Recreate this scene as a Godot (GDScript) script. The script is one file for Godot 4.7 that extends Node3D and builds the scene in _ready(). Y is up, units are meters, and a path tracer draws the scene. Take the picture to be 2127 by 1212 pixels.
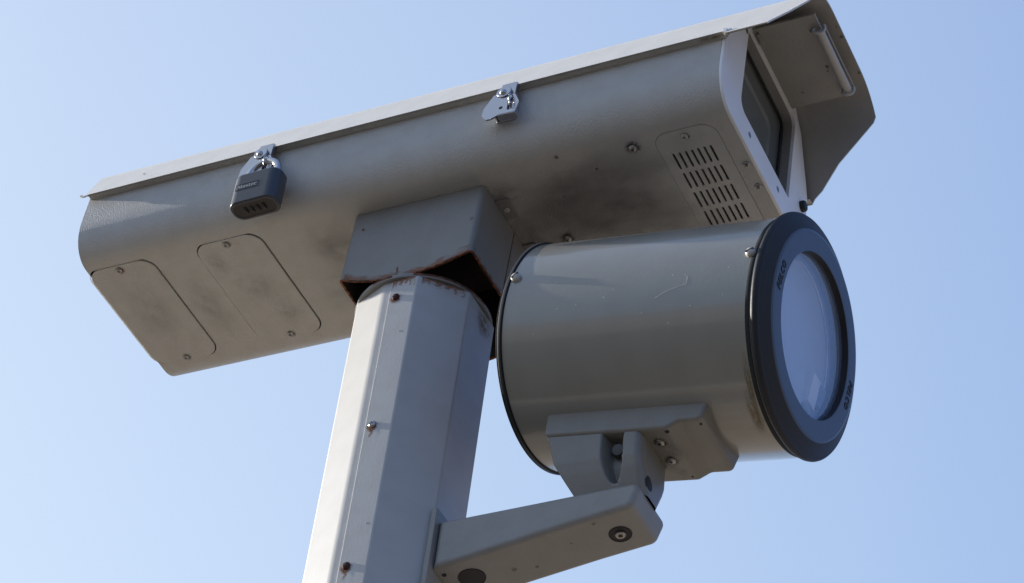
extends Node3D

# ---------------------------------------------------------------- frames
const TOP := 3.58                       # height of the housing's floor above the ground
var taken := {}
var M := {}

# pole frame: x along the road, y away from the viewer, z up
var POLE := Transform3D(Basis(Vector3(1, 0, 0), Vector3(0, 0, -1), Vector3(0, 1, 0)), Vector3(0, 0, 0))
var HOUSING := Transform3D(Basis(Vector3(0.999647604, -0.026545569, 0.0), Vector3(-0.000709126, -0.026704111, -0.99964313), Vector3(0.026536095, 0.99929086, -0.026713525)), Vector3(-0.396797, TOP + 0.013060, 0.076470))
var LAMP := Transform3D(Basis(Vector3(0.985668742, -0.168689536, -0.000985669), Vector3(-0.001, 0.0, -0.9999995), Vector3(0.168689451, 0.985669235, -0.00016869)), Vector3(0.245, TOP - 0.2163, -0.003))

func _ready() -> void:
	setup_camera_and_light()
	make_materials()
	build_ground()
	build_pole()
	build_mounting_box()
	build_housing()
	build_arm()
	build_lamp()
	build_padlock()

# ---------------------------------------------------------------- camera, sky, sun
const EXPOSURE := 2.0

func setup_camera_and_light() -> void:
	var cam := Camera3D.new()
	cam.name = "camera"
	cam.fov = 13.068
	cam.near = 0.05
	cam.far = 6000.0
	cam.transform = Transform3D(Basis(Vector3(0.899374078, 0.104893585, -0.424409712), Vector3(0.218182381, 0.733557072, 0.643654), Vector3(0.378843921, -0.671484444, 0.636856283)).orthonormalized(), Vector3(1.077325, TOP - 1.830797, 1.64444))
	add_child(cam)
	cam.current = true
	var sun := DirectionalLight3D.new()
	sun.name = "sun"
	var travel := Vector3(0.938118, -0.339851, -0.054).normalized()
	sun.basis = Basis.looking_at(travel, Vector3.UP)
	sun.light_energy = 1.5
	sun.light_color = Color(0.985, 0.96, 0.93)
	sun.light_angular_distance = 0.53
	sun.shadow_enabled = true
	add_child(sun)
	var env := Environment.new()
	env.background_mode = Environment.BG_SKY
	var sky := Sky.new()
	var pano := PanoramaSkyMaterial.new()
	pano.panorama = ImageTexture.create_from_image(sky_image(-travel))
	sky.sky_material = pano
	env.sky = sky
	env.ambient_light_source = Environment.AMBIENT_SOURCE_SKY
	env.tonemap_mode = Environment.TONE_MAPPER_LINEAR
	env.tonemap_exposure = EXPOSURE
	env.sdfgi_enabled = true
	env.ssao_enabled = true
	env.ssil_enabled = true
	var we := WorldEnvironment.new()
	we.name = "environment"
	we.environment = env
	add_child(we)

func sky_image(to_sun: Vector3) -> Image:
	# clear hazy sky: paler towards the horizon and towards the sun
	var haze := FastNoiseLite.new()
	haze.seed = 9
	haze.frequency = 1.6
	haze.fractal_octaves = 4
	var w := 512
	var h := 256
	var im := Image.create(w, h, false, Image.FORMAT_RGBF)
	for j in h:
		var th := PI * (j + 0.5) / h
		for i in w:
			var ph := TAU * (i + 0.5) / w
			var d := Vector3(sin(ph) * sin(th), cos(th), -cos(ph) * sin(th))
			var el := clampf(rad_to_deg(asin(clampf(d.y, -1, 1))), 26.0, 75.0) - 42.0
			var gamma := rad_to_deg(acos(clampf(d.dot(to_sun), -1, 1)))
			var ga := clampf(gamma, 44.0, 95.0) - 57.0
			# a clear sky is deepest at right angles to the sun and pales again opposite it
			var deep := exp(-pow((gamma - 95.0) / 19.0, 2)) if gamma < 95.0 else 1.0 - 0.8 * smoothstep(100.0, 150.0, gamma)
			var r := 0.483 * exp(-0.011 * el - 0.017 * ga - 0.62 * deep)
			var g := 0.627 * exp(-0.010 * el - 0.0122 * ga - 0.42 * deep)
			var b := 0.879 * exp(-0.0062 * el - 0.0059 * ga - 0.14 * deep)
			var q := 1.0 + 0.02 * haze.get_noise_3d(d.x, d.y * 2.0, d.z)
			im.set_pixel(i, j, Color(r * q, g * q, b * q) / EXPOSURE)
	return im

# ---------------------------------------------------------------- materials
func lin(r: float, g: float, b: float) -> Color:
	return Color(r, g, b).linear_to_srgb()

func noise_image(n: int, freq: float, octaves: int, rng: int, kind := FastNoiseLite.TYPE_SIMPLEX_SMOOTH) -> Image:
	var f := FastNoiseLite.new()
	f.seed = rng
	f.noise_type = kind
	f.frequency = freq
	f.fractal_type = FastNoiseLite.FRACTAL_FBM
	f.fractal_octaves = octaves
	return f.get_seamless_image(n, n)

func tone_texture(im: Image, dark: Color, light: Color, from := 0.0, to := 1.0) -> ImageTexture:
	var o := Image.create(im.get_width(), im.get_height(), false, Image.FORMAT_RGB8)
	for y in im.get_height():
		for x in im.get_width():
			o.set_pixel(x, y, dark.lerp(light, smoothstep(from, to, im.get_pixel(x, y).r)))
	o.generate_mipmaps()
	return ImageTexture.create_from_image(o)

func bump_texture(im: Image, strength: float) -> ImageTexture:
	var c: Image = im.duplicate()
	c.convert(Image.FORMAT_RGBA8)
	c.bump_map_to_normal_map(strength)
	return ImageTexture.create_from_image(c)

func paint(c: Color, rough: float, tones: Texture2D, tone_scale: float, bumps: Texture2D = null, bump := 0.0, bump_scale := 1.0) -> StandardMaterial3D:
	var m := StandardMaterial3D.new()
	m.albedo_color = c
	m.roughness = rough
	m.metallic_specular = 0.5
	m.uv1_triplanar = true
	m.uv1_scale = Vector3.ONE * tone_scale
	if tones:
		m.albedo_texture = tones
	if bumps:
		m.normal_enabled = true
		m.normal_texture = bumps
		m.normal_scale = bump
		m.uv1_scale = Vector3.ONE * bump_scale
	return m

func plain(c: Color, rough: float, metal := 0.0) -> StandardMaterial3D:
	var m := StandardMaterial3D.new()
	m.albedo_color = c
	m.roughness = rough
	m.metallic = metal
	return m

func decal(tex: Texture2D) -> StandardMaterial3D:
	var m := StandardMaterial3D.new()
	m.albedo_texture = tex
	m.transparency = BaseMaterial3D.TRANSPARENCY_ALPHA
	m.roughness = 0.9
	m.cull_mode = BaseMaterial3D.CULL_DISABLED
	return m

# a patch of dirt, rust or dark tone whose opacity breaks up with noise: kind 0 round halo, 1 band that fades upwards, 2 drip, 3 wide smear
func stain_texture(kind: int, col: Color, col2: Color, strength: float, rng: int) -> ImageTexture:
	var n := 128
	var a := FastNoiseLite.new()
	a.seed = rng
	a.frequency = 0.045
	a.fractal_octaves = 4
	var b := FastNoiseLite.new()
	b.seed = rng + 7
	b.frequency = 0.016
	b.fractal_octaves = 3
	var im := Image.create(n, n, false, Image.FORMAT_RGBA8)
	for y in n:
		for x in n:
			var u := (x + 0.5) / n * 2.0 - 1.0
			var v := (y + 0.5) / n * 2.0 - 1.0
			var fine := a.get_noise_2d(x, y)
			var big := b.get_noise_2d(x, y)
			var k := 0.0
			if kind == 0:
				k = clampf(1.15 - sqrt(u * u + v * v) * 1.15 + fine * 0.5 + big * 0.4, 0, 1)
				k *= smoothstep(1.0, 0.6, sqrt(u * u + v * v))
			elif kind == 1:
				k = smoothstep(0.0, 1.0, (v * 0.5 + 0.5) * 1.5 - 0.55 + fine * 0.5 + b.get_noise_2d(x * 3.0, y * 0.7) * 0.7)
				k *= smoothstep(1.0, 0.93, absf(u)) * smoothstep(-1.0, -0.7, v)
			elif kind == 2:
				var wdt := 0.55 * (1.0 - (v * 0.5 + 0.5) * 0.7)
				k = smoothstep(wdt, wdt * 0.3, absf(u + big * 0.35)) * smoothstep(1.0, -0.6, v + fine * 0.4) * smoothstep(-1.0, -0.75, v)
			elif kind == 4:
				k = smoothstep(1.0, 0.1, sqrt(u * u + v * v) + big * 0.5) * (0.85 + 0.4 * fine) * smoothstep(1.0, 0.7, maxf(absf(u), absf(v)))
			else:
				var r := sqrt(u * u + v * v)
				k = clampf(0.62 + big * 0.75 + fine * 0.55, 0, 1) * smoothstep(1.0, 0.0, r + big * 0.35) * smoothstep(1.0, 0.75, maxf(absf(u), absf(v)))
			var c := col.lerp(col2, clampf(0.5 + fine * 1.2, 0, 1))
			c.a = clampf(k * strength, 0, 1)
			im.set_pixel(x, y, c)
	return ImageTexture.create_from_image(im)

func make_materials() -> void:
	var coarse := noise_image(512, 0.006, 5, 3)
	var tones := tone_texture(coarse, Color(0.972, 0.97, 0.965), Color(1, 1, 1), 0.1, 0.8)
	var grain := noise_image(1024, 0.055, 2, 11)
	var bumps := bump_texture(grain, 7.0)
	var fine := bump_texture(noise_image(512, 0.06, 2, 17), 3.0)
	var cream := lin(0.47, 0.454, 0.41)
	var bx := lin(0.235, 0.227, 0.205)
	M.saddlepaint = paint(lin(0.225, 0.213, 0.185), 0.38, tones, 3.0, fine, 0.25, 9.0)
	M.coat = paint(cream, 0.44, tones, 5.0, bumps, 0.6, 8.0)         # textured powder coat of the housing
	M.smooth = paint(cream, 0.38, tones, 3.0, fine, 0.16, 6.0)         # smoother paint
	M.boxpaint = paint(bx, 0.4, tones, 3.0, fine, 0.16, 6.0)
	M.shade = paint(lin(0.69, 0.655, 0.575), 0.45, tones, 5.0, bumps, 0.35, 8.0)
	M.hoodinner = paint(lin(0.33, 0.315, 0.28), 0.6, tones, 3.0, fine, 0.2, 6.0)  # darker tone for the shield's inside and the ceiling plate
	M.polepaint = paint(lin(0.495, 0.485, 0.455), 0.36, tones, 3.0, fine, 0.06, 8.0)
	M.lamppaint = paint(lin(0.255, 0.246, 0.208), 0.34, tones, 3.0, fine, 0.05, 6.0)
	M.lamppaint.clearcoat_enabled = true
	M.lamppaint.clearcoat = 1.0
	M.lamppaint.clearcoat_roughness = 0.13
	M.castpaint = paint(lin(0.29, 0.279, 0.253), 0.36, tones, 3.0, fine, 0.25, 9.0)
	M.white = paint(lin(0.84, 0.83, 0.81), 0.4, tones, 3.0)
	M.inside = plain(lin(0.095, 0.08, 0.068), 0.95)
	M.black = plain(lin(0.012, 0.012, 0.013), 0.6)
	M.gap = plain(lin(0.02, 0.022, 0.022), 0.9)
	M.bezelface = paint(lin(0.05, 0.06, 0.08), 0.26, null, 1.0, fine, 0.12, 9.0)  # blue of the reflected sky is mixed into this colour
	M.rubber = paint(lin(0.03, 0.031, 0.034), 0.5, null, 1.0, fine, 0.25, 9.0)
	M.steel = plain(lin(0.5, 0.49, 0.48), 0.26, 1.0)
	M.dullsteel = plain(lin(0.36, 0.34, 0.31), 0.4, 1.0)
	M.gunmetal = plain(lin(0.07, 0.068, 0.066), 0.5, 0.3)
	M.chrome = plain(lin(0.46, 0.45, 0.46), 0.27, 1.0)
	M.rubber.metallic_specular = 0.32
	M.lock = paint(lin(0.05, 0.053, 0.06), 0.36, null, 1.0, fine, 0.2, 14.0)
	M.lockface = plain(lin(0.025, 0.019, 0.015), 0.6)
	var rusty := tone_texture(noise_image(256, 0.03, 4, 23), Color(0.29, 0.17, 0.115), Color(0.6, 0.37, 0.24), 0.2, 0.8)
	M.rust = paint(Color(1, 1, 1), 0.9, rusty, 18.0)
	M.rustdark = paint(Color(1, 1, 1), 0.85, tone_texture(noise_image(128, 0.05, 3, 29), Color(0.17, 0.1, 0.08), Color(0.36, 0.19, 0.13), 0.2, 0.8), 60.0)
	M.reflector = plain(lin(0.6, 0.63, 0.67), 0.3, 0.15)
	M.barrel = plain(lin(0.22, 0.29, 0.42), 0.3, 0.3)
	M.tab = plain(lin(0.9, 0.9, 0.9), 0.4)
	M.lens = plain(Color(0.72, 0.82, 0.96, 0.14), 0.02)
	M.lens.transparency = BaseMaterial3D.TRANSPARENCY_ALPHA
	M.pane = plain(Color(0.42, 0.44, 0.43, 0.75), 0.03)
	M.pane.transparency = BaseMaterial3D.TRANSPARENCY_ALPHA
	M.cavity = plain(lin(0.03, 0.032, 0.03), 0.8)
	M.rust_halo = decal(stain_texture(0, Color(0.30, 0.13, 0.06), Color(0.5, 0.25, 0.1), 0.9, 31))
	M.rust_band = decal(stain_texture(1, Color(0.52, 0.36, 0.27), Color(0.68, 0.5, 0.38), 0.7, 37))
	M.rust_drip = decal(stain_texture(2, Color(0.46, 0.2, 0.07), Color(0.5, 0.4, 0.2), 0.85, 41))
	M.grime = decal(stain_texture(3, Color(0.14, 0.13, 0.115), Color(0.22, 0.2, 0.17), 0.28, 43))
	M.grime2 = decal(stain_texture(3, Color(0.15, 0.13, 0.11), Color(0.24, 0.21, 0.17), 0.22, 59))
	M.softdark = decal(stain_texture(4, Color(0.13, 0.125, 0.115), Color(0.2, 0.19, 0.175), 0.25, 61))  # soft dark tone for the middle of the floor
	M.soot = decal(stain_texture(0, Color(0.10, 0.095, 0.085), Color(0.15, 0.14, 0.12), 0.6, 47))
	M.moss = decal(stain_texture(3, Color(0.3, 0.25, 0.16), Color(0.6, 0.5, 0.35), 0.95, 53))
	M.chip = plain(lin(0.7, 0.68, 0.62), 0.7)
	M.speck = plain(lin(0.05, 0.045, 0.04), 0.9)

# ---------------------------------------------------------------- nodes
func numbered(called: String, parent: Node) -> String:
	var key := str(parent.get_instance_id()) + called
	taken[key] = taken.get(key, 0) + 1
	return called if taken[key] == 1 else "%s_%03d" % [called, taken[key] - 1]

func thing(called: String, label: String, category: String, at: Transform3D, group := "") -> Node3D:
	var o := Node3D.new()
	o.name = numbered(called, self)
	o.transform = at
	o.set_meta("label", label)
	o.set_meta("category", category)
	if group:
		o.set_meta("group", group)
	add_child(o, true)
	return o

func part(called: String, mb: MB, material: Material, parent: Node, label := "") -> MeshInstance3D:
	var o := MeshInstance3D.new()
	o.name = numbered(called, parent)
	o.mesh = mb.commit()
	o.material_override = null
	o.mesh.surface_set_material(0, material)
	o.cast_shadow = GeometryInstance3D.SHADOW_CASTING_SETTING_ON
	if label:
		o.set_meta("label", label)
	parent.add_child(o, true)
	return o

# ---------------------------------------------------------------- mesh builder
class MB:
	var v := PackedVector3Array()
	var n := PackedVector3Array()
	var uv := PackedVector2Array()

	func tri(a: Vector3, b: Vector3, c: Vector3, na: Vector3, nb: Vector3, nc: Vector3) -> void:
		var g := (b - a).cross(c - a)
		if g.length_squared() < 1e-18:
			return
		if g.dot(na + nb + nc) > 0:      # front faces run clockwise
			v.append_array([a, c, b])
			n.append_array([na, nc, nb])
		else:
			v.append_array([a, b, c])
			n.append_array([na, nb, nc])

	func quad(a: Vector3, b: Vector3, c: Vector3, d: Vector3, na: Vector3, nb: Vector3, nc: Vector3, nd: Vector3) -> void:
		tri(a, b, c, na, nb, nc)
		tri(a, c, d, na, nc, nd)

	func flat(a: Vector3, b: Vector3, c: Vector3, d: Vector3, nn: Vector3) -> void:
		quad(a, b, c, d, nn, nn, nn, nn)

	static func seg_normals(p: PackedVector2Array, closed: bool, crease := 40.0) -> Array:
		# outward normals at both ends of every segment of a polygon that runs counter-clockwise
		var m := p.size()
		var segs := m if closed else m - 1
		var sn := PackedVector2Array()
		var ln := PackedFloat32Array()
		for i in segs:
			var d := p[(i + 1) % m] - p[i]
			ln.append(d.length())
			d = d.normalized()
			sn.append(Vector2(d.y, -d.x))
		var n0 := PackedVector2Array()
		var n1 := PackedVector2Array()
		var lim := cos(deg_to_rad(crease))
		for i in segs:
			var a := sn[i]
			var b := sn[i]
			if closed or i > 0:
				var q := (i - 1 + segs) % segs
				if sn[q].dot(sn[i]) > lim:
					a = (sn[q] * ln[q] + sn[i] * ln[i]).normalized()
			if closed or i < segs - 1:
				var q2 := (i + 1) % segs
				if sn[q2].dot(sn[i]) > lim:
					b = (sn[q2] * ln[q2] + sn[i] * ln[i]).normalized()
			n0.append(a)
			n1.append(b)
		return [n0, n1]

	func walls(p: PackedVector2Array, m: Transform3D, z0: float, z1: float, closed := true, crease := 40.0, flip := false) -> void:
		var sn := seg_normals(p, closed, crease)
		var k := p.size()
		for i in (k if closed else k - 1):
			var a := p[i]
			var b := p[(i + 1) % k]
			var na := m.basis * Vector3(sn[0][i].x, sn[0][i].y, 0) * (-1.0 if flip else 1.0)
			var nb := m.basis * Vector3(sn[1][i].x, sn[1][i].y, 0) * (-1.0 if flip else 1.0)
			quad(m * Vector3(a.x, a.y, z0), m * Vector3(b.x, b.y, z0), m * Vector3(b.x, b.y, z1), m * Vector3(a.x, a.y, z1), na, nb, nb, na)

	func cap(p: PackedVector2Array, m: Transform3D, z: float, up: float) -> void:
		var big := PackedVector2Array()
		for q in p:
			big.append(q * 1000.0)
		var t := Geometry2D.triangulate_polygon(big)
		var nn := m.basis * Vector3(0, 0, up)
		for i in range(0, t.size(), 3):
			tri(m * Vector3(p[t[i]].x, p[t[i]].y, z), m * Vector3(p[t[i + 1]].x, p[t[i + 1]].y, z), m * Vector3(p[t[i + 2]].x, p[t[i + 2]].y, z), nn, nn, nn)

	static func inset(p: PackedVector2Array, d: float) -> PackedVector2Array:
		var o := PackedVector2Array()
		var k := p.size()
		for i in k:
			var e0 := (p[i] - p[(i - 1 + k) % k]).normalized()
			var e1 := (p[(i + 1) % k] - p[i]).normalized()
			var n0 := Vector2(e0.y, -e0.x)
			var n1 := Vector2(e1.y, -e1.x)
			var mm := n0 + n1
			mm = mm / maxf(mm.length_squared() * 0.5, 0.2)
			o.append(p[i] - mm * d)
		return o

	# an extruded polygon whose rims are rounded by r0 (at z0) and r1 (at z1)
	func prism(p: PackedVector2Array, m: Transform3D, z0: float, z1: float, r0 := 0.0, r1 := 0.0, steps := 4, crease := 40.0) -> void:
		walls(p, m, z0 + r0, z1 - r1, true, crease)
		for side in 2:
			var r := r0 if side == 0 else r1
			var zc := z0 if side == 0 else z1
			var up := -1.0 if side == 0 else 1.0
			if r <= 0.0:
				cap(p, m, zc, up)
				continue
			var sn := seg_normals(p, true, crease)
			var k := p.size()
			for j in steps:
				var t0 := PI / 2 * j / steps
				var t1 := PI / 2 * (j + 1) / steps
				var p0 := inset(p, r * (1 - cos(t0)))
				var p1 := inset(p, r * (1 - cos(t1)))
				var za := zc - up * r * (1 - sin(t0))
				var zb := zc - up * r * (1 - sin(t1))
				for i in k:
					var q := (i + 1) % k
					var na0 := m.basis * Vector3(sn[0][i].x * cos(t0), sn[0][i].y * cos(t0), up * sin(t0))
					var nb0 := m.basis * Vector3(sn[1][i].x * cos(t0), sn[1][i].y * cos(t0), up * sin(t0))
					var na1 := m.basis * Vector3(sn[0][i].x * cos(t1), sn[0][i].y * cos(t1), up * sin(t1))
					var nb1 := m.basis * Vector3(sn[1][i].x * cos(t1), sn[1][i].y * cos(t1), up * sin(t1))
					quad(m * Vector3(p0[i].x, p0[i].y, za), m * Vector3(p0[q].x, p0[q].y, za), m * Vector3(p1[q].x, p1[q].y, zb), m * Vector3(p1[i].x, p1[i].y, zb), na0, nb0, nb1, na1)
			cap(inset(p, r), m, zc, up)

	# a plate with holes: split into bands at the middle of every hole, so that each band is a simple polygon
	func plate(p: PackedVector2Array, holes: Array, m: Transform3D, z0: float, z1: float, caps := 3) -> void:
		walls(p, m, z0, z1)
		var cuts: Array[float] = []
		var lo := INF
		var hi := -INF
		for q in p:
			lo = minf(lo, q.y)
			hi = maxf(hi, q.y)
		for h in holes:
			var a := INF
			var b := -INF
			for q in h:
				a = minf(a, q.y)
				b = maxf(b, q.y)
			var c := (a + b) / 2
			var known := false
			for x in cuts:
				if absf(x - c) < 1e-5:
					known = true
			if not known:
				cuts.append(c)
			walls(h, m, z0, z1, true, 40.0, true)
		cuts.sort()
		cuts.push_front(lo - 1.0)
		cuts.append(hi + 1.0)
		var big := PackedVector2Array()
		for q in p:
			big.append(q * 1000.0)
		for i in cuts.size() - 1:
			var y0 := cuts[i] * 1000.0
			var y1 := cuts[i + 1] * 1000.0
			var band := PackedVector2Array([Vector2(-9e4, y0), Vector2(9e4, y0), Vector2(9e4, y1), Vector2(-9e4, y1)])
			var pieces: Array = []
			pieces.append_array(Geometry2D.intersect_polygons(big, band))
			for h in holes:
				var hb := PackedVector2Array()
				for q in h:
					hb.append(q * 1000.0)
				var next: Array = []
				for piece in pieces:
					next.append_array(Geometry2D.clip_polygons(piece, hb))
				pieces = next
			for piece in pieces:
				var t := Geometry2D.triangulate_polygon(piece)
				for side in 2:
					if not (caps & (1 << side)):
						continue
					var z := z0 if side == 0 else z1
					var nn := m.basis * Vector3(0, 0, -1.0 if side == 0 else 1.0)
					for k in range(0, t.size(), 3):
						var a: Vector2 = piece[t[k]] / 1000.0
						var b: Vector2 = piece[t[k + 1]] / 1000.0
						var c: Vector2 = piece[t[k + 2]] / 1000.0
						tri(m * Vector3(a.x, a.y, z), m * Vector3(b.x, b.y, z), m * Vector3(c.x, c.y, z), nn, nn, nn)

	# profile of (radius, height) turned round the frame's z axis; the outside lies right of the way it runs
	func lathe(p: PackedVector2Array, m: Transform3D, segs := 48, crease := 40.0) -> void:
		var sn := seg_normals(p, false, crease)
		for i in p.size() - 1:
			for j in segs:
				var a := TAU * j / segs
				var b := TAU * (j + 1) / segs
				var ca := Vector3(cos(a), sin(a), 0)
				var cb := Vector3(cos(b), sin(b), 0)
				var z := Vector3(0, 0, 1)
				quad(m * (ca * p[i].x + z * p[i].y), m * (cb * p[i].x + z * p[i].y), m * (cb * p[i + 1].x + z * p[i + 1].y), m * (ca * p[i + 1].x + z * p[i + 1].y),
					m.basis * (ca * sn[0][i].x + z * sn[0][i].y), m.basis * (cb * sn[0][i].x + z * sn[0][i].y), m.basis * (cb * sn[1][i].x + z * sn[1][i].y), m.basis * (ca * sn[1][i].x + z * sn[1][i].y))

	func tube(path: PackedVector3Array, r: float, closed := false, segs := 12) -> void:
		var k := path.size()
		var rings := []
		for i in k:
			var d: Vector3
			if closed:
				d = path[(i + 1) % k] - path[(i - 1 + k) % k]
			else:
				d = path[mini(i + 1, k - 1)] - path[maxi(i - 1, 0)]
			d = d.normalized()
			var x := d.cross(Vector3(0, 1, 0) if absf(d.y) < 0.9 else Vector3(1, 0, 0)).normalized()
			var y := d.cross(x)
			if i > 0:
				x = (rings[i - 1][1] - d * d.dot(rings[i - 1][1])).normalized()
				y = d.cross(x)
			rings.append([path[i], x, y, d])
		for i in (k if closed else k - 1):
			var a = rings[i]
			var b = rings[(i + 1) % k]
			for j in segs:
				var t0 := TAU * j / segs
				var t1 := TAU * (j + 1) / segs
				var n00: Vector3 = a[1] * cos(t0) + a[2] * sin(t0)
				var n01: Vector3 = a[1] * cos(t1) + a[2] * sin(t1)
				var n10: Vector3 = b[1] * cos(t0) + b[2] * sin(t0)
				var n11: Vector3 = b[1] * cos(t1) + b[2] * sin(t1)
				quad(a[0] + n00 * r, a[0] + n01 * r, b[0] + n11 * r, b[0] + n10 * r, n00, n01, n11, n10)
		if not closed:
			for e in [0, k - 1]:
				var c = rings[e]
				var nn: Vector3 = c[3] * (-1.0 if e == 0 else 1.0)
				for j in segs:
					var t0 := TAU * j / segs
					var t1 := TAU * (j + 1) / segs
					tri(c[0], c[0] + (c[1] * cos(t0) + c[2] * sin(t0)) * r, c[0] + (c[1] * cos(t1) + c[2] * sin(t1)) * r, nn, nn, nn)

	func box(lo: Vector3, hi: Vector3, r := 0.0, m := Transform3D.IDENTITY) -> void:
		var p := PackedVector2Array([Vector2(lo.x, lo.y), Vector2(hi.x, lo.y), Vector2(hi.x, hi.y), Vector2(lo.x, hi.y)])
		prism(p, m, lo.z, hi.z, r, r, 2)

	func commit() -> ArrayMesh:
		var arr := []
		arr.resize(Mesh.ARRAY_MAX)
		arr[Mesh.ARRAY_VERTEX] = v
		arr[Mesh.ARRAY_NORMAL] = n
		if uv.size() == v.size() and uv.size() > 0:
			arr[Mesh.ARRAY_TEX_UV] = uv
		var me := ArrayMesh.new()
		me.add_surface_from_arrays(Mesh.PRIMITIVE_TRIANGLES, arr)
		return me

# a sheet that carries a stain, laid on a flat face: centre, the face's normal, which way is down, size
func stain(called: String, parent: Node, mat: Material, at: Vector3, normal: Vector3, down: Vector3, w: float, h: float) -> void:
	var mb := MB.new()
	var nn := normal.normalized()
	var d := (down - nn * down.dot(nn)).normalized()
	var r := d.cross(nn)
	var c := at
	var q := [c - r * w / 2 - d * h / 2, c + r * w / 2 - d * h / 2, c + r * w / 2 + d * h / 2, c - r * w / 2 + d * h / 2]
	var t := [Vector2(0, 0), Vector2(1, 0), Vector2(1, 1), Vector2(0, 1)]
	var order := [0, 1, 2, 0, 2, 3]
	if (q[1] - q[0]).cross(q[2] - q[0]).dot(nn) > 0:
		order = [0, 2, 1, 0, 3, 2]
	for i in order:
		mb.v.append(q[i])
		mb.n.append(nn)
		mb.uv.append(t[i])
	part(called, mb, mat, parent)

static func rrect(x0: float, y0: float, x1: float, y1: float, r: float, k := 8) -> PackedVector2Array:
	var p := PackedVector2Array()
	for c in [[x1 - r, y0 + r, -90], [x1 - r, y1 - r, 0], [x0 + r, y1 - r, 90], [x0 + r, y0 + r, 180]]:
		for i in k + 1:
			var a := deg_to_rad(c[2] + 90.0 * i / k)
			p.append(Vector2(c[0] + r * cos(a), c[1] + r * sin(a)))
	return p

static func disc(x: float, y: float, r: float, k := 24) -> PackedVector2Array:
	var p := PackedVector2Array()
	for i in k:
		p.append(Vector2(x + r * cos(TAU * i / k), y + r * sin(TAU * i / k)))
	return p

# rounds the corners of a counter-clockwise polygon; every corner brings its own radius
static func rounded(pts: Array, k := 6) -> PackedVector2Array:
	var o := PackedVector2Array()
	var m := pts.size()
	for i in m:
		var c := Vector2(pts[i][0], pts[i][1])
		var r: float = pts[i][2]
		var a := Vector2(pts[(i - 1 + m) % m][0], pts[(i - 1 + m) % m][1])
		var b := Vector2(pts[(i + 1) % m][0], pts[(i + 1) % m][1])
		var ea := (a - c).normalized()
		var eb := (b - c).normalized()
		var half := acos(clampf(ea.dot(eb), -1, 1)) / 2
		if r <= 0.0 or half > 1.55:
			o.append(c)
			continue
		var t := r / tan(half)
		var centre := c + (ea + eb).normalized() * (r / sin(half))
		var s := c + ea * t - centre
		var e := c + eb * t - centre
		var turn := s.angle_to(e)
		for j in k + 1:
			o.append(centre + s.rotated(turn * j / k))
	return o

# frame whose z points along a direction
static func frame(at: Vector3, z: Vector3, up := Vector3(0, 0, 1)) -> Transform3D:
	var zz := z.normalized()
	if absf(zz.dot(up)) > 0.95:
		up = Vector3(1, 0, 0)
	var x := up.cross(zz).normalized()
	return Transform3D(Basis(x, zz.cross(x), zz), at)

# a screw: domed head with a dark drive recess, standing on a face
func screw(parent: Node, at: Vector3, out: Vector3, r: float, h: float, mat: Material, drive := "cross", spin := 0.3) -> void:
	var f := frame(at, out)
	f.basis = f.basis * Basis(Vector3(0, 0, 1), spin)
	var mb := MB.new()
	var p := PackedVector2Array([Vector2(r, -0.001), Vector2(r, h * 0.25)])
	for i in range(1, 7):
		var a := PI / 2 * i / 6
		p.append(Vector2(r * cos(a) if i < 6 else 0.0, h * 0.25 + h * 0.75 * sin(a)))
	mb.lathe(p, f, 24, 60.0)
	var o := part("screw", mb, mat, parent)
	var dr := MB.new()
	if drive == "cross":
		dr.box(Vector3(-r * 0.55, -r * 0.1, h * 0.72), Vector3(r * 0.55, r * 0.1, h * 1.03), 0.0, f)
		dr.box(Vector3(-r * 0.1, -r * 0.55, h * 0.72), Vector3(r * 0.1, r * 0.55, h * 1.035), 0.0, f)
	elif drive == "slot":
		dr.box(Vector3(-r * 0.8, -r * 0.11, h * 0.5), Vector3(r * 0.8, r * 0.11, h * 1.02), 0.0, f)
	else:
		var hexa := PackedVector2Array()
		for i in 6:
			hexa.append(Vector2(cos(TAU * i / 6), sin(TAU * i / 6)) * r * 0.42)
		dr.prism(hexa, f, h * 0.5, h * 1.02)
	part("drive_recess", dr, M.black, o)

# ---------------------------------------------------------------- ground
func build_ground() -> void:
	var o := MeshInstance3D.new()
	o.name = "ground"
	var p := PlaneMesh.new()
	p.size = Vector2(4000, 4000)
	o.mesh = p
	var tones := tone_texture(noise_image(512, 0.01, 5, 71), Color(0.75, 0.73, 0.70), Color(1, 1, 1), 0.2, 0.8)
	p.material = paint(lin(0.41, 0.335, 0.255), 0.95, tones, 0.3)
	o.set_meta("kind", "structure")
	o.set_meta("label", "dry pale ground far below the camera on its pole")
	add_child(o, true)
	# the street the camera watches, a kerb's height below the pavement the pole stands on
	var r := MeshInstance3D.new()
	r.name = "road"
	var rp := PlaneMesh.new()
	rp.size = Vector2(1600, 11.0)
	rp.material = paint(lin(0.055, 0.054, 0.052), 0.9, tones, 0.8)
	r.mesh = rp
	r.position = Vector3(0, 0.004, 6.2)
	r.set_meta("kind", "structure")
	add_child(r, true)
	var kb := MB.new()
	kb.box(Vector3(-800, 0.0, 0.42), Vector3(800, 0.12, 0.70), 0.015)
	var k := MeshInstance3D.new()
	k.name = "kerb"
	k.mesh = kb.commit()
	k.mesh.surface_set_material(0, paint(lin(0.5, 0.47, 0.42), 0.9, tones, 2.0))
	k.set_meta("kind", "structure")
	add_child(k, true)

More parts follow.
